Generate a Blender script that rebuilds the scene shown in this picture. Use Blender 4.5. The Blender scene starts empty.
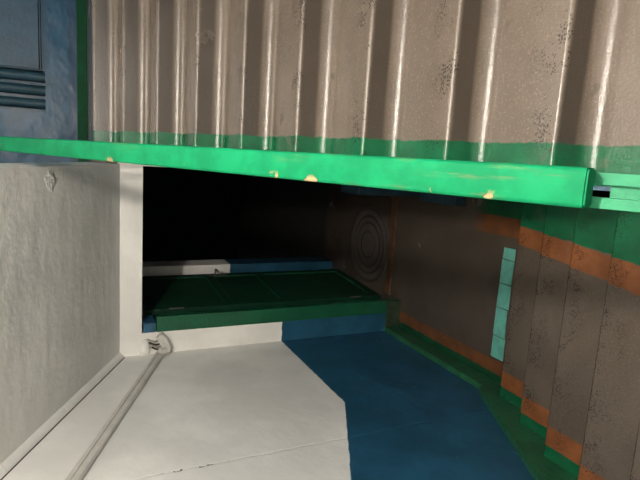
import bpy, bmesh, math, random
from mathutils import Vector, Matrix
random.seed(7)

# ------------------------------------------------------------------ camera
H = 2.526                                  # height of the lens above the lower landing
S = bpy.context.scene
COL = S.collection
F_PX, YAW, PITCH, ROLL = 517.35, -0.171753, -0.436633, -0.011446
fwd = Vector((math.sin(YAW)*math.cos(PITCH), math.cos(YAW)*math.cos(PITCH), math.sin(PITCH)))
right = Vector((math.cos(YAW), -math.sin(YAW), 0))
up = right.cross(fwd)
r_ = right*math.cos(ROLL) + up*math.sin(ROLL)
u_ = up*math.cos(ROLL) - right*math.sin(ROLL)
# the phone was held on its side: the picture's right edge points to the ground
cx, cy, cz = -u_, r_, -fwd
cam = bpy.data.cameras.new('camera'); cam_o = bpy.data.objects.new('camera', cam); COL.objects.link(cam_o)
cam.sensor_fit = 'HORIZONTAL'; cam.sensor_width = 36.0; cam.lens = F_PX*36.0/640.0
cam.clip_start = 0.02
cam_o.matrix_world = Matrix(((cx.x, cy.x, cz.x, 0), (cx.y, cy.y, cz.y, 0), (cx.z, cy.z, cz.z, H), (0, 0, 0, 1)))
S.camera = cam_o

# ------------------------------------------------------------------ world and exposure (night: only the stair lamp)
w = bpy.data.worlds.new('night'); S.world = w; w.use_nodes = True
w.node_tree.nodes['Background'].inputs[0].default_value = (0.25, 0.3, 0.4, 1)
w.node_tree.nodes['Background'].inputs[1].default_value = 0.0015
S.view_settings.view_transform = 'Standard'; S.view_settings.look = 'None'
S.view_settings.gamma = 1.0; S.view_settings.use_curve_mapping = False
S.view_settings.exposure = 0.0
LAMP_POS = (0.45, 0.20, 0.97)             # stair lamp, relative to the lens
LAMP_STRENGTH = 1250.0
LAMP2_POS = (0.60, 2.90, 2.70)            # lamp of the upper landing
LAMP2_STRENGTH = 360.0
LAMP_COLOR = (1.0, 0.915, 0.81)

# ------------------------------------------------------------------ materials
def srgb(r, g, b):
    f = lambda c: (c/255/12.92 if c/255 <= .04045 else ((c/255+.055)/1.055)**2.4)
    return (f(r), f(g), f(b), 1)

class NT:
    def __init__(s, name):
        s.m = bpy.data.materials.new(name); s.m.use_nodes = True
        s.t = s.m.node_tree; s.b = s.t.nodes['Principled BSDF']
        s.geo = s.n('ShaderNodeNewGeometry'); s.tc = s.n('ShaderNodeTexCoord')
        sp = s.n('ShaderNodeSeparateXYZ'); s.l(s.geo.outputs['Position'], sp.inputs[0]); s.pos = sp.outputs
        so = s.n('ShaderNodeSeparateXYZ'); s.l(s.tc.outputs['Object'], so.inputs[0]); s.obj = so.outputs
    def n(s, t, **k):
        x = s.t.nodes.new(t)
        for a, v in k.items(): setattr(x, a, v)
        return x
    def l(s, a, b): s.t.links.new(a, b)
    def put(s, v, sock):
        if isinstance(v, (int, float, tuple)): sock.default_value = v
        else: s.l(v, sock)
    def math(s, op, a, b=0.0, c=None, clamp=False):
        x = s.n('ShaderNodeMath', operation=op); x.use_clamp = clamp
        s.put(a, x.inputs[0]); s.put(b, x.inputs[1])
        if c is not None: s.put(c, x.inputs[2])
        return x.outputs[0]
    def noise(s, scale, detail=4, rough=.55, stretch=(1, 1, 1), vec=None):
        mp = s.n('ShaderNodeMapping'); mp.inputs['Scale'].default_value = stretch
        s.l(vec or s.geo.outputs['Position'], mp.inputs[0])
        x = s.n('ShaderNodeTexNoise'); x.inputs['Scale'].default_value = scale
        x.inputs['Detail'].default_value = detail; x.inputs['Roughness'].default_value = rough
        s.l(mp.outputs[0], x.inputs['Vector']); return x.outputs[0]
    def ramp(s, v, a, b):                       # smooth 0..1 between a and b
        x = s.n('ShaderNodeMapRange'); x.interpolation_type = 'SMOOTHSTEP'
        s.put(v, x.inputs[0]); x.inputs[1].default_value = a; x.inputs[2].default_value = b
        return x.outputs[0]
    def mix(s, f, a, b):
        x = s.n('ShaderNodeMix', data_type='RGBA'); s.put(f, x.inputs[0]); s.put(a, x.inputs[6]); s.put(b, x.inputs[7])
        return x.outputs[2]
    def band(s, v, lo, hi, soft=.004):          # 1 where lo < v < hi
        return s.math('MULTIPLY', s.ramp(v, lo-soft, lo+soft), s.math('SUBTRACT', 1.0, s.ramp(v, hi-soft, hi+soft)))
    def bump(s, h, dist, strength=1.0, prev=None):
        x = s.n('ShaderNodeBump'); x.inputs['Distance'].default_value = dist; x.inputs['Strength'].default_value = strength
        s.l(h, x.inputs['Height'])
        if prev is not None: s.l(prev, x.inputs['Normal'])
        return x.outputs[0]
    def done(s, col, rough, normal=None, spec=.5):
        s.put(col, s.b.inputs['Base Color']); s.put(rough, s.b.inputs['Roughness'])
        s.b.inputs['Specular IOR Level'].default_value = spec
        if normal is not None: s.l(normal, s.b.inputs['Normal'])
        return s.m
    def vary(s, col, amount, scale=3.0):
        k = s.noise(scale, 5)
        d = tuple(c*(1-amount) for c in col[:3])+(1,)
        return s.mix(s.ramp(k, .35, .68), d, col)

WHITE = (.83, .815, .775, 1)
BLUE = (.020, .098, .175, 1)
GREEN = (.020, .345, .130, 1)
GREEN_DK = (.006, .105, .042, 1)
ORANGE = (.215, .078, .028, 1)
TERR = (.098, .078, .061, 1)

def plaster(name, blue_rule=None, scale_bump=1.0, streak=False, crack=False):
    t = NT(name)
    col = t.vary(WHITE, .16, 2.2)
    rough = .62
    n1 = t.noise(7, 6, .6, (1, 1, 1)); n2 = t.noise(45, 3)
    nor = t.bump(n1, .007*scale_bump, 1.0)
    nor = t.bump(n2, .0009*scale_bump, 1.0, nor)
    if streak:
        n3 = t.noise(3.0, 4, .5, (.8, 1.5, 1.5)); nor = t.bump(n3, .009, 1.0, nor)
        col = t.mix(t.ramp(n3, .45, .75), col, (.70, .685, .64, 1))
        dx_ = t.math('ADD', t.pos[0], .185); dy_ = t.math('SUBTRACT', t.pos[1], 2.87)
        rd = t.math('SQRT', t.math('ADD', t.math('MULTIPLY', dx_, dx_), t.math('MULTIPLY', dy_, dy_)))
        sc = t.math('SUBTRACT', 1.0, t.ramp(t.math('ADD', rd, t.math('MULTIPLY', t.noise(30, 3), .05)), .05, .08))
        nor = t.bump(t.math('MULTIPLY', sc, t.noise(40, 3)), .03, 1.0, nor)
    if blue_rule:
        bl = t.vary(BLUE, .35, 4.0)
        chips = t.math('GREATER_THAN', t.noise(38, 2), .76)
        bl = t.mix(chips, bl, (.35, .38, .38, 1))
        wob = t.math('MULTIPLY', t.math('SUBTRACT', t.noise(14, 3), .5), .016)
        for (a, b, c, lim) in blue_rule:      # a*x + b*y + c*z < lim
            e = t.math('ADD', t.math('ADD', t.math('MULTIPLY', t.pos[0], a), t.math('MULTIPLY', t.pos[1], b)), t.math('MULTIPLY', t.pos[2], c))
            e = t.math('ADD', e, wob)
            m = t.math('SUBTRACT', 1.0, t.ramp(e, lim-.003, lim+.003))
            col = t.mix(m, col, bl)
            rough = t.mix(m, rough if not isinstance(rough, float) else (rough,)*3+(1,), (.38,)*3+(1,))
    if crack:                                 # vertical panel joint with flaked paint
        y = t.math('ADD', t.math('SUBTRACT', t.pos[1], 2.20), t.math('MULTIPLY', t.math('SUBTRACT', t.noise(9, 4), .5), .05))
        line = t.band(y, -.006, .006, .004)
        zz = t.band(t.pos[2], H-.62, H-.34, .03)
        brk = t.math('GREATER_THAN', t.noise(22, 2), .56)
        col = t.mix(t.math('MULTIPLY', t.math('MULTIPLY', line, zz), brk), col, (.055, .045, .035, 1))
        nor = t.bump(t.math('MULTIPLY', line, -1.0), .004, .4, nor)
    return t.done(col, rough, nor, .4)

R_STEP = 0.142295
SLOPE = R_STEP/0.30
DADO = H-1.445
M = {}
M['plaster'] = plaster('white_plaster')
M['soffit'] = plaster('white_soffit', None, 1.0, streak=True)
M['wall_left'] = plaster('wall_left_paint', [(0, 0, 1, DADO), (0, SLOPE, 1, H-1.431+2.531*SLOPE)], .55, crack=True)
M['wall_door'] = plaster('wall_door_paint', [(0, 0, 1, DADO)], .5)
M['wall_street'] = plaster('wall_street_paint', [(0, 0, 1, H-1.375)], .5)

def blue_wall():
    t = NT('blue_oil_paint')
    col = t.vary((.022, .094, .175, 1), .35, 3.5)
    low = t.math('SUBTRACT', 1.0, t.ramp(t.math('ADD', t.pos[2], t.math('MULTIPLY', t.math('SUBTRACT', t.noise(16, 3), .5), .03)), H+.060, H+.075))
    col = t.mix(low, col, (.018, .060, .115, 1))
    n = t.bump(t.noise(5, 2, .5, (1, 1, 1.3)), .010, 1.0); n = t.bump(t.noise(22, 2), .0007, 1.0, n)
    return t.done(col, .34, n, .28)
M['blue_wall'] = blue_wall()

def paint(name, col, rough=.4, amount=.25, scale=6, bumpd=.004, spec=.5):
    t = NT(name); n = t.bump(t.noise(30, 4), bumpd, 1.0)
    return t.done(t.vary(col, amount, scale), rough, n, spec)
M['blue_paint'] = paint('blue_paint', BLUE, .45, .35, 8, .01)
M['teal_paint'] = paint('dark_teal_paint', (.010, .045, .068, 1), .6, .4, 10, .01)
M['blue_metal'] = paint('blue_metal_paint', (.020, .078, .140, 1), .45, .3, 5, .002)
M['blue_pipe'] = paint('blue_pipe_paint', (.014, .060, .090, 1), .55, .25, 7)
M['green_skirting'] = paint('green_skirting_paint', (.020, .125, .058, 1), .42, .4, 7, .006)
M['green_dirty'] = paint('dirty_green_paint', (.030, .055, .026, 1), .6, .5, 16, .006)
M['green_edge'] = paint('green_edge_paint', (.004, .070, .028, 1), .6, .25, 5, .002, .15)
M['green_frame'] = paint('green_frame_paint', (.006, .095, .042, 1), .4, .25, 5)
M['green_door'] = paint('green_door_paint', (.004, .042, .021, 1), .42, .3, 5)
M['green_metal'] = paint('green_metal_paint', (.020, .20, .095, 1), .55, .2, 9, .002, .2)
M['steel'] = paint('worn_steel', (.25, .23, .2, 1), .35, .3, 20)
M['steel'].node_tree.nodes['Principled BSDF'].inputs['Metallic'].default_value = .8
M['duct'] = paint('grey_white_plastic', (.62, .60, .55, 1), .5, .15, 8)
M['cable_dark'] = paint('dark_cable', (.02, .018, .016, 1), .5, .2, 8)
M['cable_light'] = paint('pale_cable', (.45, .42, .36, 1), .5, .2, 8)
M['rubber'] = paint('grey_rubber', (.06, .05, .042, 1), .75, .35, 9)
M['threshold'] = paint('orange_brown_paint', (.085, .040, .018, 1), .55, .55, 9)
t = NT('ribbed_rubber')
rad = t.math('SQRT', t.math('ADD', t.math('MULTIPLY', t.obj[0], t.obj[0]), t.math('MULTIPLY', t.obj[1], t.obj[1])))
c_ = t.vary((.075, .061, .050, 1), .3, 9)
for lo_, hi_ in ((.115, .135), (.20, .222), (.262, .285), (.335, .36)): c_ = t.mix(t.band(rad, lo_, hi_, .004), c_, (.016, .013, .011, 1))
M['mat'] = t.done(c_, .7)
M['asphalt'] = paint('asphalt', (.02, .02, .02, 1), .9, .3, 9)

def terrazzo(name, layers, pits=True, dirt=0.0, riser_shade=False, tone=1.0, lift=1.0):
    t = NT(name); TERR_ = tuple(c*lift for c in TERR[:3])+(1,)
    n = t.noise(2.4, 6, .6); fine = t.noise(120, 3, .7)
    col = t.mix(t.ramp(n, .34, .68), tuple(c*.78 for c in TERR_[:3])+(1,), TERR_)
    col = t.mix(t.ramp(fine, .52, .74), col, tuple(c*1.28 for c in TERR_[:3])+(1,))
    col = t.mix(t.math('MULTIPLY', t.ramp(t.noise(9, 2), .70, .76), .5), col, (.055, .044, .035, 1))
    if riser_shade:                                # shade on the upright risers, painted into their colour
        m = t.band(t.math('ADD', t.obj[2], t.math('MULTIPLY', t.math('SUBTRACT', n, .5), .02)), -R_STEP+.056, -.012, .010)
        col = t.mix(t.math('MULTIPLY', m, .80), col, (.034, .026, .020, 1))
    wob = t.math('MULTIPLY', t.math('SUBTRACT', t.noise(20, 3), .5), .018)
    x = t.math('ADD', t.pos[0], wob)
    for lay in layers:
        lo, hi, c = lay[:3]
        xq = t.math('SUBTRACT', x, t.math('MULTIPLY', t.obj[1], lay[3])) if len(lay) > 3 else x
        wear = t.math('SUBTRACT', 1.0, t.math('MULTIPLY', t.ramp(t.noise(6, 5, .7), .56, .74), .45+dirt))
        m = t.math('MULTIPLY', t.band(xq, lo, hi, .003), wear)
        if len(lay) > 4: m = t.math('MULTIPLY', m, t.math('SUBTRACT', 1.0, t.ramp(t.math('ADD', t.pos[1], t.math('MULTIPLY', wob, 6.0)), lay[4]-.12, lay[4]+.06)))
        col = t.mix(m, col, t.vary(c, .28, 8))
    if tone != 1.0: col = t.mix(1.0-tone, col, (.012, .010, .008, 1))   # whole colour blended evenly towards near-black
    nor = t.bump(fine, .0012, 1.0)
    if pits:                                   # aggregate torn out along the worn nosing
        v = t.n('ShaderNodeTexVoronoi'); v.inputs['Scale'].default_value = 120; t.l(t.geo.outputs['Position'], v.inputs['Vector'])
        pit = t.math('LESS_THAN', v.outputs['Distance'], t.math('MULTIPLY', t.ramp(t.noise(9, 4, .7), .40, .64), .44))
        near = t.math('SUBTRACT', 1.0, t.ramp(t.math('ABSOLUTE', t.obj[1]), .03, .16))
        pit = t.math('MULTIPLY', t.math('MULTIPLY', pit, near), t.math('GREATER_THAN', t.obj[2], -.02))
        col = t.mix(t.math('MULTIPLY', pit, .7), col, (.018, .014, .011, 1))
        nor = t.bump(t.math('MULTIPLY', pit, -1.0), .004, 1.0, nor)
    rough = t.ramp(n, -.4, 1.6)
    rough = t.math('ADD', t.math('MULTIPLY', n, .22), .13)
    return t.done(col, rough, nor, .5)
M['terr_up'] = terrazzo('terrazzo_upper_flight', [(-9, .086, GREEN_DK)], riser_shade=True, lift=1.5)
M['terr_down'] = terrazzo('terrazzo_lower_flight', [(-.430, -.320, ORANGE, .11), (-.320, 9, GREEN_DK, .07), (-1.335, -1.235, ORANGE), (-9, -1.335, GREEN_DK)])
M['terr_floor'] = terrazzo('terrazzo_landing', [(-.425, -.300, ORANGE, 0, 2.80), (-.300, -.1, GREEN_DK, 0, 2.80), (-1.352, -1.262, ORANGE), (-9, -1.352, GREEN_DK)], False, .25, tone=.62)
M['terr_plain'] = terrazzo('terrazzo_plain', [], False)

def rail_paint():
    t = NT('green_rail_paint')
    col = t.vary((.004, .185, .072, 1), .25, 14)
    worn = t.ramp(t.noise(5, 5, .65, (1, .35, .35)), .45, .62)
    scr = t.ramp(t.noise(60, 4, .65, (1, .10, .10)), .55, .66)
    col = t.mix(t.math('MULTIPLY', t.math('MULTIPLY', worn, scr), .5), col, (.11, .12, .055, 1))
    # chips of bare wood along the well-side edge
    edge = t.math('SUBTRACT', 1.0, t.ramp(t.pos[0], -.046, -.030))
    n = t.noise(17, 3, .6, (1, 1, 1))
    chip = t.math('MULTIPLY', t.ramp(t.math('ADD', n, t.math('MULTIPLY', t.noise(70, 3), .14)), .70, .73), edge)
    col = t.mix(chip, col, (.36, .26, .14, 1))
    nor = t.bump(t.noise(18, 3, .6, (1, .3, .3)), .0025, 1.0); nor = t.bump(chip, -.002, 1.0, nor)
    return t.done(col, .6, nor, .08)
M['rail'] = rail_paint()
t = NT('turquoise_paint'); M['turq'] = t.done(t.vary((.115, .40, .335, 1), .25, 14), .5, t.bump(t.noise(40, 3), .003))
t = NT('lamp_glass')
t.b.inputs['Emission Color'].default_value = LAMP_COLOR+(1,); t.b.inputs['Emission Strength'].default_value = LAMP_STRENGTH
M['lamp'] = t.done((.9, .9, .85, 1), .3)
t = NT('lamp_glass_upper')
t.b.inputs['Emission Color'].default_value = LAMP_COLOR+(1,); t.b.inputs['Emission Strength'].default_value = LAMP2_STRENGTH
M['lamp2'] = t.done((.9, .9, .85, 1), .3)

# ------------------------------------------------------------------ mesh helpers (z given relative to the lens unless noted)
def obj(name, bm, mat, parent=None, loc=None, smooth=None):
    me = bpy.data.meshes.new(name)
    bmesh.ops.recalc_face_normals(bm, faces=bm.faces[:])
    bm.to_mesh(me); bm.free()
    me.materials.append(M[mat])
    o = bpy.data.objects.new(name, me); COL.objects.link(o)
    if smooth is not None:
        for p in me.polygons: p.use_smooth = True
        me.set_sharp_from_angle(angle=math.radians(smooth))
    if loc is not None: o.location = loc
    if parent is not None: o.parent = parent
    return o
def tag(o, label, cat, group=None):
    o['label'] = label; o['category'] = cat
    if group: o['group'] = group
    return o
def struct(o, label, cat):
    o['kind'] = 'structure'; return tag(o, label, cat)
def thing(name, label, cat, loc=(0, 0, 0)):
    o = bpy.data.objects.new(name, None); COL.objects.link(o); o.location = loc; o.empty_display_size = .1
    return tag(o, label, cat)
def box(bm, x0, x1, y0, y1, z0, z1):
    r = bmesh.ops.create_cube(bm, size=1.0)
    bmesh.ops.scale(bm, vec=(x1-x0, y1-y0, z1-z0), verts=r['verts'])
    bmesh.ops.translate(bm, vec=((x0+x1)/2, (y0+y1)/2, (z0+z1)/2), verts=r['verts'])
    return bm
def bx(x0, x1, y0, y1, z0, z1, bev=0, rel=True, seg=2):
    k = H if rel else 0
    bm = box(bmesh.new(), x0, x1, y0, y1, z0+k, z1+k)
    if bev: bmesh.ops.bevel(bm, geom=bm.edges[:], offset=bev, segments=seg, affect='EDGES', profile=.5)
    return bm
def boxes(*bs, rel=True):
    bm = bmesh.new(); k = H if rel else 0
    for b in bs: box(bm, b[0], b[1], b[2], b[3], b[4]+k, b[5]+k)
    return bm
def prism_x(pts, x0, x1, rel=True, bm=None):                # polygon in (y, z) extruded along x
    bm = bm or bmesh.new(); k = H if rel else 0
    a = [bm.verts.new((x0, y, z+k)) for y, z in pts]; b = [bm.verts.new((x1, y, z+k)) for y, z in pts]
    bm.faces.new(a); bm.faces.new(b[::-1]); n = len(pts)
    for i in range(n): bm.faces.new((a[i], b[i], b[(i+1) % n], a[(i+1) % n]))
    return bm
def sweep(sec, p0, p1, bm=None):                            # section (across, above) swept straight from p0 to p1
    bm = bm or bmesh.new(); p0 = Vector(p0); p1 = Vector(p1); d = (p1-p0).normalized()
    side = Vector((1, 0, 0)); side = (side - d*side.dot(d)).normalized(); nrm = side.cross(d).normalized()
    A = [bm.verts.new(p0+side*a+nrm*b) for a, b in sec]; B = [bm.verts.new(p1+side*a+nrm*b) for a, b in sec]
    bm.faces.new(A); bm.faces.new(B[::-1]); n = len(sec)
    for i in range(n): bm.faces.new((A[i], B[i], B[(i+1) % n], A[(i+1) % n]))
    return bm
def tube(path, rad, bm=None, seg=12):
    bm = bm or bmesh.new(); P = [Vector(p) for p in path]; rings = []
    for i, p in enumerate(P):
        d = (P[min(i+1, len(P)-1)]-P[max(i-1, 0)]).normalized()
        a = d.orthogonal().normalized() if i == 0 else (rings[-1][1]-d*rings[-1][1].dot(d)).normalized()
        b = d.cross(a)
        rings.append(([bm.verts.new(p+(a*math.cos(q)+b*math.sin(q))*rad) for q in [2*math.pi*j/seg for j in range(seg)]], a))
    for i in range(len(rings)-1):
        A, B = rings[i][0], rings[i+1][0]
        for j in range(seg): bm.faces.new((A[j], A[(j+1) % seg], B[(j+1) % seg], B[j]))
    bm.faces.new(rings[0][0][::-1]); bm.faces.new(rings[-1][0])
    return bm
def lathe(prof, seg=48, center=(0, 0, 0)):
    bm = bmesh.new(); rings = []
    for r, z in prof:
        if r < 1e-6: rings.append([bm.verts.new((center[0], center[1], center[2]+z))])
        else: rings.append([bm.verts.new((center[0]+r*math.cos(2*math.pi*j/seg), center[1]+r*math.sin(2*math.pi*j/seg), center[2]+z)) for j in range(seg)])
    for A, B in zip(rings, rings[1:]):
        for j in range(seg):
            k = (j+1) % seg
            if len(A) == 1 and len(B) == 1: continue
            if len(A) == 1: bm.faces.new((A[0], B[j], B[k]))
            elif len(B) == 1: bm.faces.new((A[j], A[k], B[0]))
            else: bm.faces.new((A[j], A[k], B[k], B[j]))
    return bm

# ------------------------------------------------------------------ dimensions (metres, lens at 0,0,0)
T, R = .30, .142295
WL, WR = -1.44, 1.37                   # side walls
YU, ZU = 1.0749, -1.22394              # a nosing of the climbing flight
YD, ZD = 2.2740, -2.38446              # lowest nosing of the descending flight
ZF = -2.526                            # lower landing
ZM = ZD+5*R                            # half landing the photographer stands on
ZT = ZU+8*R                            # upper landing
YW, YS, YE = 3.65, 5.45, 4.97                    # door wall, street wall
LT = -.394                             # underside of the lintel
XI = -.115                             # well-side end of the descending treads
XU = .008                              # well-side end of the climbing treads

# ------------------------------------------------------------------ setting
floor = struct(obj('floor', boxes((WL-.15, WR, 2.0, YE+.25, ZF-.15, ZF)), 'terr_floor'), 'dim brown terrazzo floor of the lower landing by the door', 'floor')
struct(obj('floor_half_landing', boxes((WL-.15, -.002, -1.3, YD-5*T-.001+.0, ZM-.16, ZM), (-.002, WR, -1.3, YU-2*T-.058, ZM-.16, ZM)), 'terr_plain'), 'terrazzo half landing between the two flights', 'floor')
struct(obj('floor_upper_landing', boxes((XU, WR, YU+8*T+T, YS, ZT-.15, ZT), (WL, XU, YW+.002, YS, ZT-.15, ZT)), 'terr_plain'), 'terrazzo floor of the upper landing at the head of the steps', 'floor')
struct(obj('ground_outside', boxes((-4, 4, YE+.25, 9, ZF-.25, ZF-.12)), 'asphalt'), 'black ground outside in the night beyond the entrance', 'ground')

struct(obj('wall_left', bx(WL-.15, WL, -1.3, YS+.25, ZF-.15, 2.9), 'wall_left'), 'left stair wall, white above a slanting blue dado', 'wall')
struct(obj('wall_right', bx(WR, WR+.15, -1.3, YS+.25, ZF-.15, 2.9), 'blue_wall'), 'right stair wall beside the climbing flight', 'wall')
struct(obj('wall_behind', bx(WL-.15, WR+.15, -1.45, -1.3, ZF-.15, 2.9), 'plaster'), 'white wall behind the half landing', 'wall')
XJ = -1.282                            # left side of the doorway
XP = -.12                              # right side of the doorway
struct(obj('wall_door', boxes((WL, XJ, YW, YW+.26, ZF, ZT-.15), (XP, XU-.06, YW, YW+.26, ZF, ZT-.15), (XJ, XP, YW, YW+.26, LT, ZT-.15),
       (XU-.06, WR, YW, YW+.26, ZF, ZT-.15)), 'wall_door'), 'narrow white and blue wall with bright lintel around the dark doorway', 'wall')
XS = -1.10
NX0, NZ0, NZ1, ND = .268, .258, 2.2, .16
struct(obj('wall_street', boxes((WL, XS, YE, YE+.25, ZF, ZT-.15), (-.10, WR, YE, YE+.25, ZF, ZT-.15), (XS, -.10, YE, YE+.25, -.45, ZT-.15)), 'wall_street'), 'far white and blue wall beyond the open green door', 'wall')
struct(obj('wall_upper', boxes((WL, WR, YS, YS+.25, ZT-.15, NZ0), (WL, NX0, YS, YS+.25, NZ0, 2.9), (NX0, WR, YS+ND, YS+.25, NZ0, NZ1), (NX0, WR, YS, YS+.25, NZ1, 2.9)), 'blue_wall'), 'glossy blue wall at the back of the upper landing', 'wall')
struct(obj('ceiling', bx(WL-.15, WR+.15, -1.45, YS+.25, 2.9, 3.05), 'plaster'), 'white ceiling high over the stairwell', 'ceiling')
struct(obj('ceiling_half_landing', bx(WL, WR, -1.3, .50, 1.244, 1.40), 'plaster'), 'white underside of the half landing overhead', 'ceiling')
sz = lambda y: -.251+(YW-y)*SLOPE
# underside of the next flight, plastered by hand: an uneven well-side arris
bm = bmesh.new()
N = 60; rows = []
for i in range(N+1):
    y = .50+(YW-.50)*i/N; e = -.116+random.uniform(-.003, .003)
    rows.append([bm.verts.new((WL, y, sz(y)+H)), bm.verts.new((e, y, sz(y)+H+random.uniform(0, .002))), bm.verts.new((-.112, y, sz(y)+.012+H)), bm.verts.new((-.112, y, sz(y)+.20+H)), bm.verts.new((WL, y, sz(y)+.20+H))])
for A, B in zip(rows, rows[1:]):
    for j in range(5): bm.faces.new((A[j], A[(j+1) % 5], B[(j+1) % 5], B[j]))
bm.faces.new(rows[0]); bm.faces.new(rows[-1][::-1])
struct(obj('ceiling_slope', bm, 'soffit'), 'rough white sloping underside of the flight overhead', 'ceiling')
# bead between soffit and wall, with an open crack below it
d = Vector((0, 1, -SLOPE)).normalized()
for i, (ya, yb) in enumerate(((.52, 1.55), (1.558, 2.44), (2.445, 2.93), (2.936, 3.645))):
    bm = sweep([(-.0, .0), (.034, .0), (.030, -.010), (.014, -.028), (.0, -.034)], (WL, ya, sz(ya)+H), (WL, yb, sz(yb)+H))
    struct(obj('trim_%d' % (i+1), bm, 'plaster', smooth=40), ['plaster bead along the slanting ceiling edge, nearest length', 'plaster bead along the slanting ceiling edge, second length from the camera', 'short plaster bead along the slanting ceiling edge, between two joints', 'plaster bead along the slanting ceiling edge, length that meets the lintel'][i], 'trim')

bm = sweep([(.0004, -.0345), (.003, -.0345), (.003, -.040), (.0004, -.040)], (WL, .53, sz(.53)+H), (WL, 3.64, sz(3.64)+H))
struct(obj('trim_crack', bm, 'cable_dark'), 'dark open crack under the plaster bead on the white wall', 'crack')
# under the climbing flight: wall, pier and kerb beside the lower landing
struct(obj('wall_spandrel', prism_x([(.40, ZF), (YW, ZF), (YW, ZT-.16), (3.3, ZU+((3.3-YU)/T)*R-.30), (.40, ZU+((.40-YU)/T)*R-.30)], -.045, XU-.012), 'blue_paint'), 'shadowed blue wall under the climbing flight', 'wall')
struct(obj('trim_pier', bx(-.248, -.046, 3.36, YW-.002, ZF, -1.88, .008), 'teal_paint'), 'blue pier beside the doorway under the handrail', 'trim')
struct(obj('trim_kerb', bx(-.275, -.20, 2.92, 3.355, ZF, ZF+.10, .006), 'teal_paint'), 'low blue kerb along the edge of the lower landing', 'trim')

# skirtings
zf = lambda y: ZD+(YD-y)/T*R
struct(obj('baseboard_left', boxes((WL, WL+.042, 2.43, YW-.008, ZF, ZF+.135)), 'green_skirting'), 'green skirting along the lower landing', 'baseboard')
struct(obj('baseboard_flight', prism_x([(2.43, ZF), (2.43, ZF+.135), (2.40, zf(2.40)+.105), (.45, zf(.45)+.105), (.45, zf(.45)-.18), (2.2, zf(2.2)-.18)], WL, WL+.042), 'green_skirting'), 'slanting green skirting beside the descending steps', 'baseboard')
struct(obj('baseboard_door', bx(WL+.043, -1.172, YW-.030, YW-.007, ZF, ZF+.13, .004), 'green_dirty'), 'short dirty green skirting at the foot of the door frame', 'baseboard')
struct(obj('baseboard_upper', bx(WL, WR, YS-.022, YS, ZT, ZT+.083, .003), 'green_edge'), 'thin green skirting at the foot of the upper blue wall', 'baseboard')

# ------------------------------------------------------------------ steps
def step_profile(flip=1, rc=.050, rn=.013, depth=T, rise=R):
    p = [(depth, -rise), (depth, 0)]
    for i in range(7):                                   # rounded nosing
        a = math.pi/2*i/6; p.append((rn-rn*math.sin(a), -rn+rn*math.cos(a)))
    for i in range(9):                                   # cove at the foot of the riser
        a = math.pi/2*i/8; p.append((-rc+rc*math.cos(a), -rise+rc-rc*math.sin(a)))
    return [(flip*y, z) for y, z in p]
def make_steps(parent, n, x0, x1, place, flip, mat, spec=None):
    me = None
    for i in range(n):
        y, z, rise = place(i)
        if me is None or (spec and i in spec):
            o = obj('step', prism_x(step_profile(flip, rise=rise), x0, x1, rel=False), mat, parent, smooth=35)
            if not (spec and i in spec): me = o.data
        else:
            o = bpy.data.objects.new('step', me); COL.objects.link(o); o.parent = parent
        o.location = (0, y, z+H)
fu = thing('stair_flight', 'terrazzo steps with green painted ends climbing to the upper landing', 'stairs')
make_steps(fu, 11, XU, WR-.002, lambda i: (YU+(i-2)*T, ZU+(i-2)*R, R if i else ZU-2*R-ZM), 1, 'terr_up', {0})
y0, y1 = YU-2*T, YW-.006
zu = lambda y: ZU+(y-YU)/T*R
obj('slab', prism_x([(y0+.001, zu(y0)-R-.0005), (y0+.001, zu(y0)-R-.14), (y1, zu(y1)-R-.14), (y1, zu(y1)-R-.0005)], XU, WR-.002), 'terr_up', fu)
fd = thing('stair_flight', 'brown steps with orange and green painted ends going down to the door', 'stairs')
make_steps(fd, 6, WL+.043, XI, lambda j: (YD-j*T, ZD+j*R, R), -1, 'terr_down')
# the flight below the treads is solid
obj('slab', prism_x([(YD-.002, ZF+.0005), (YD-6*T, ZM-R), (YD-6*T, ZF), ], WL+.043, XI+.0), 'terr_down', fd)

# turquoise tiles at the foot of the lowest step
ts = thing('tile_strip', 'turquoise painted tile strip across the foot of the lowest step', 'tile strip', (-.86, 2.46, 0))
xs = [-1.245, -1.095, -.90, -.735, -.575, -.492]
for a, b in zip(xs, xs[1:]):
    bm = bx(a+.004, b-.003, 2.412+random.uniform(-.004, .004), 2.510+random.uniform(-.006, .006), 0, .006, .0015, rel=False, seg=1)
    for v in bm.verts: v.co += Vector((random.uniform(-.003, .003), random.uniform(-.005, .005), 0))
    bmesh.ops.translate(bm, vec=(.86, -2.46, .0003), verts=bm.verts[:])
    obj('tile', bm, 'turq', ts)

# ------------------------------------------------------------------ handrail
RX = -.0185
hr = thing('handrail', 'chipped bright green wooden handrail on steel balusters above the stairwell', 'handrail')
rz = lambda y: -.667+(y-.526)*SLOPE+H
hw, ht, rr = .030, .046, .007
sec = [(-hw, -ht), (hw, -ht)] + [(hw-rr+rr*math.sin(a), -rr+rr*math.cos(a)) for a in (math.pi/2, math.pi/3, math.pi/6, 0)] + [(-hw+rr-rr*math.sin(a), -rr+rr*math.cos(a)) for a in (0, math.pi/6, math.pi/3, math.pi/2)]
bm = sweep(sec, (RX, .520, rz(.526)), (RX, 3.45, rz(3.45)))
bmesh.ops.bevel(bm, geom=[e for e in bm.edges if all(abs(v.co.y-.530) < .05 for v in e.verts) and e.calc_length() > .0], offset=.003, segments=2, affect='EDGES')
obj('rail', bm, 'rail', hr, smooth=50)
nrm = Vector((0, -SLOPE, 1)).normalized()
def chan(a, b, h0, h1, name, ya=.06, yb=3.45):
    o0 = Vector((RX, ya, rz(ya))); o1 = Vector((RX, yb, rz(yb)))
    return obj(name, sweep([(a, h0), (b, h0), (b, h1), (a, h1)], o0, o1), 'green_metal', hr)
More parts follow.
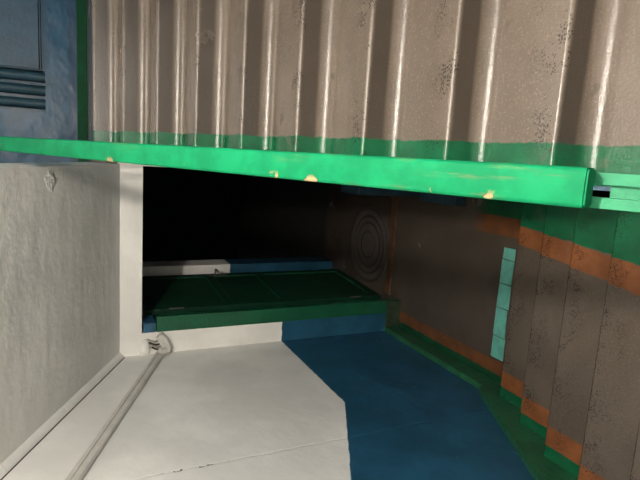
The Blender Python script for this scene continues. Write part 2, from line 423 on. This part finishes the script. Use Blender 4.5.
chan(.006, .0235, -.066, -.0465, 'steel_bar'); chan(-.030, -.0135, -.066, -.0465, 'steel_bar')
chan(-.0135, .006, -.068, -.060, 'steel_web', .06, .503)
me = None
for k in range(-1, 9):
    y = YU+k*T+.14; zb = zu(YU+k*T)-.10+H; zt = rz(y)-.07
    hgt = zt-zb
    if me is None:
        o = obj('baluster', bx(-.007, .007, -.007, .007, 0, hgt, rel=False), 'green_metal', hr); me = o.data
        b0 = obj('bracket', bx(-.004, XU-RX-.0005, -.02, .02, .02, .05, rel=False), 'green_metal', o)
        mb = b0.data
    else:
        o = bpy.data.objects.new('baluster', me); COL.objects.link(o); o.parent = hr
        b0 = bpy.data.objects.new('bracket', mb); COL.objects.link(b0); b0.parent = o
    o.location = (RX, y, zb)

# ------------------------------------------------------------------ doorway
df = struct(thing('door_frame', 'green painted frame at the left side of the doorway', 'door frame', (XJ+.03, YW+.1, 0)), 'green painted frame at the left side of the doorway', 'door frame')
def rel_to(o, bm): bmesh.ops.translate(bm, vec=-Vector(o.location), verts=bm.verts[:]); return bm
obj('jamb', rel_to(df, bx(XJ+.0005, -1.170, YW-.006, YW+.05, ZF, LT-.10, .004)), 'green_frame', df)
obj('lining', rel_to(df, bx(XJ+.0005, -1.262, YW+.051, YW+.255, ZF, LT-.10, .003)), 'green_frame', df)
struct(obj('trim_threshold', bx(-1.165, XP, 3.785, 3.870, ZF, ZF+.016, .005), 'threshold'), 'worn orange brown threshold across the doorway floor', 'threshold')

LWd, LTk, LHt = .86, .042, 2.06
dr = struct(thing('door_1', 'dark green panelled door standing open inward', 'door', (-1.222, 3.92, ZF+H+.015)), 'dark green panelled door standing open inward', 'door')
dr.rotation_euler = (0, 0, math.radians(-4.0))
# local: y along the leaf from the hinge, x thickness towards the doorway
st = .075
stile = lambda y0, y1, z0, z1: bx(-LTk/2, LTk/2, y0, y1, z0, z1, .004, rel=False, seg=1)
rails_z = [(0, .085), (.885, .955), (1.37, 1.44), (LHt-.10, LHt)]
obj('stile', stile(0, st, 0, LHt), 'green_door', dr); obj('stile', stile(LWd-st, LWd, 0, LHt), 'green_door', dr)
for a, b in rails_z: obj('cross_rail', stile(st+.0005, LWd-st-.0005, a, b), 'green_door', dr)
for (a, b), (c, e) in zip(rails_z, rails_z[1:]):
    p = obj('panel', bx(-.014, .014, st-.004, LWd-st+.004, b-.004, c+.004, rel=False), 'green_door', dr)
    q = bmesh.new(); m_ = .007
    for (ya, yb, za, zb) in ((st+.001, LWd-st-.001, b+.001, b+m_), (st+.001, LWd-st-.001, c-m_, c-.001), (st+.001, st+m_, b+m_, c-m_), (LWd-st-m_, LWd-st-.001, b+m_, c-m_)):
        box(q, .0145, .019, ya, yb, za, zb)
    obj('moulding', q, 'green_frame', p)
h = obj('handle_plate', bx(LTk/2+.0005, LTk/2+.005, LWd-.075, LWd-.035, 1.23, 1.42, .001, rel=False, seg=1), 'steel', dr)
obj('lever', tube([(LTk/2+.004, LWd-.055, 1.345), (LTk/2+.05, LWd-.055, 1.345), (LTk/2+.062, LWd-.066, 1.345), (LTk/2+.062, LWd-.16, 1.342)], .009), 'steel', h, smooth=40)
for z in (.22, 1.78): obj('hinge', tube([(LTk/2+.004, -.004, z), (LTk/2+.004, -.004, z+.11)], .008), 'steel', dr, smooth=40)

# round ribbed mat in the vestibule
prof = [(0, .010)]
for k, r in enumerate([.10, .115, .125, .135, .20, .21, .222, .235, .262, .272, .285, .298, .335, .345, .362]):
    prof.append((r, [.010, .010, .004, .010][k % 4] if k < 14 else .003))
prof += [(.365, 0), (0, 0)]
mt = obj('floor_mat', lathe(prof, 64), 'mat', loc=(-.785, 4.235, ZF+H+.0005), smooth=25)
tag(mt, 'round dark rubber mat with concentric rings on the floor beyond the doorway', 'mat')

# ------------------------------------------------------------------ cable trunking on the left wall
ct = thing('cable_trunking', 'grey white cable trunking slanting down the white wall to the doorway', 'cable trunking', (WL, 3.6, H-.53))
dz = lambda y: -.528+(3.64-y)*.405+H
def local(bm): return rel_to(ct, bm)
dsec = [(0.0005, -.032), (0.0005, .032), (.018, .032), (.026, .024), (.026, .008), (.019, .005), (.019, -.003), (.026, -.006), (.026, -.024), (.018, -.032)]
ys = [.55, 2.02, 3.05, 3.615]
for a, b in zip(ys, ys[1:]):
    obj('duct', local(sweep(dsec, (WL, a, dz(a)), (WL, b-.003, dz(b-.003)))), 'duct', ct, smooth=35)
obj('elbow', local(tube([(WL+.031, 3.585, dz(3.585)-.006), (WL+.034, 3.612, H-.568), (-1.390, 3.614, H-.572), (-1.335, 3.616, H-.545), (XJ-.012, 3.617, H-.508)], .029, seg=8)), 'duct', ct, smooth=30)
for dx, m_ in ((.0, 'cable_dark'), (.020, 'cable_light'), (.036, 'cable_dark'), (.060, 'cable_light')):
    bm = tube([(-1.405+dx, 3.640, H-.530+dx*.55), (-1.398+dx, 3.612, H-.512+dx*.6), (-1.392+dx*1.05, 3.606, H-.486+dx*.5), (-1.388+dx, 3.640, H-.462+dx*.5)], .0065, seg=8)
    obj('cable', local(bm), m_, ct, smooth=40)['label'] = 'dark cable end' if m_ == 'cable_dark' else 'pale cable end'
# plaster lump smeared round the cable hole, blue paint patch above the frame
bm = bmesh.new(); bmesh.ops.create_icosphere(bm, subdivisions=3, radius=1)
for v in bm.verts:
    n_ = 1+.16*math.sin(7*v.co.x+3*v.co.z)*math.cos(5*v.co.y+v.co.z*4)
    v.co = Vector((WL+.050+v.co.x*.060*n_, YW-.002+v.co.y*.030*n_, H-.415+v.co.z*.038*n_))
pl = obj('plaster_patch', bm, 'plaster', smooth=60); struct(pl, 'lump of white plaster around the cable hole under the lintel', 'plaster')
struct(obj('trim_block', bx(XJ+.001, XJ+.068, YW-.002, YW+.20, LT-.095, LT-.012, .002), 'blue_paint'), 'small blue block on top of the green door frame', 'trim')

# ------------------------------------------------------------------ niche on the upper landing
for i, x in enumerate((.340, .459, .577)):
    p = obj('riser_pipe', tube([(0, 0, .0), (0, 0, 1.94)], .043, seg=20), 'blue_pipe', smooth=40, loc=(x, YS+.07, NZ0+H+.002))
    tag(p, ['blue riser pipe in the wall niche, nearest the niche edge', 'blue riser pipe in the wall niche, middle of three', 'blue riser pipe in the wall niche, next to the cabinet'][i], 'pipe', 'riser pipes in the niche')
cb = thing('wall_cabinet', 'flat blue painted metal cabinet in the niche beside the pipes', 'cabinet', (.995, YS+.08, NZ0+H))
obj('body', bx(-.365, .365, -.02, .078, .03, 1.75, .004, rel=False), 'blue_metal', cb)
dd = obj('cabinet_door', bx(-.355, .355, -.048, -.021, .045, 1.735, .006, rel=False), 'blue_metal', cb)
obj('lock', tube([(-.30, -.05, .9), (-.30, -.062, .9)], .014), 'steel', dd, smooth=40)
obj('foot', bx(-.36, .36, .0, .06, .0, .0295, rel=False), 'blue_metal', cb)

# ------------------------------------------------------------------ the stair lamp above the photographer
def ceiling_lamp(label, pos, zc, mat):
    lp = thing('ceiling_lamp', label, 'lamp', (pos[0], pos[1], zc+H))
    gz = pos[2]-zc
    obj('base', lathe([(0, 0), (.065, 0), (.065, -.02), (.045, -.035), (.014, -.045), (.014, gz+.10), (.035, gz+.085), (.03, gz+.072), (0, gz+.072)], 24), 'steel', lp, smooth=40)
    bm = bmesh.new(); bmesh.ops.create_uvsphere(bm, u_segments=24, v_segments=16, radius=.075); bmesh.ops.translate(bm, vec=(0, 0, gz), verts=bm.verts[:])
    obj('globe', bm, mat, lp, smooth=80)
ceiling_lamp('round glass lamp hanging under the half landing above the camera', LAMP_POS, 1.2435, 'lamp')
ceiling_lamp('round glass lamp on the ceiling over the upper landing', LAMP2_POS, 2.8995, 'lamp2')
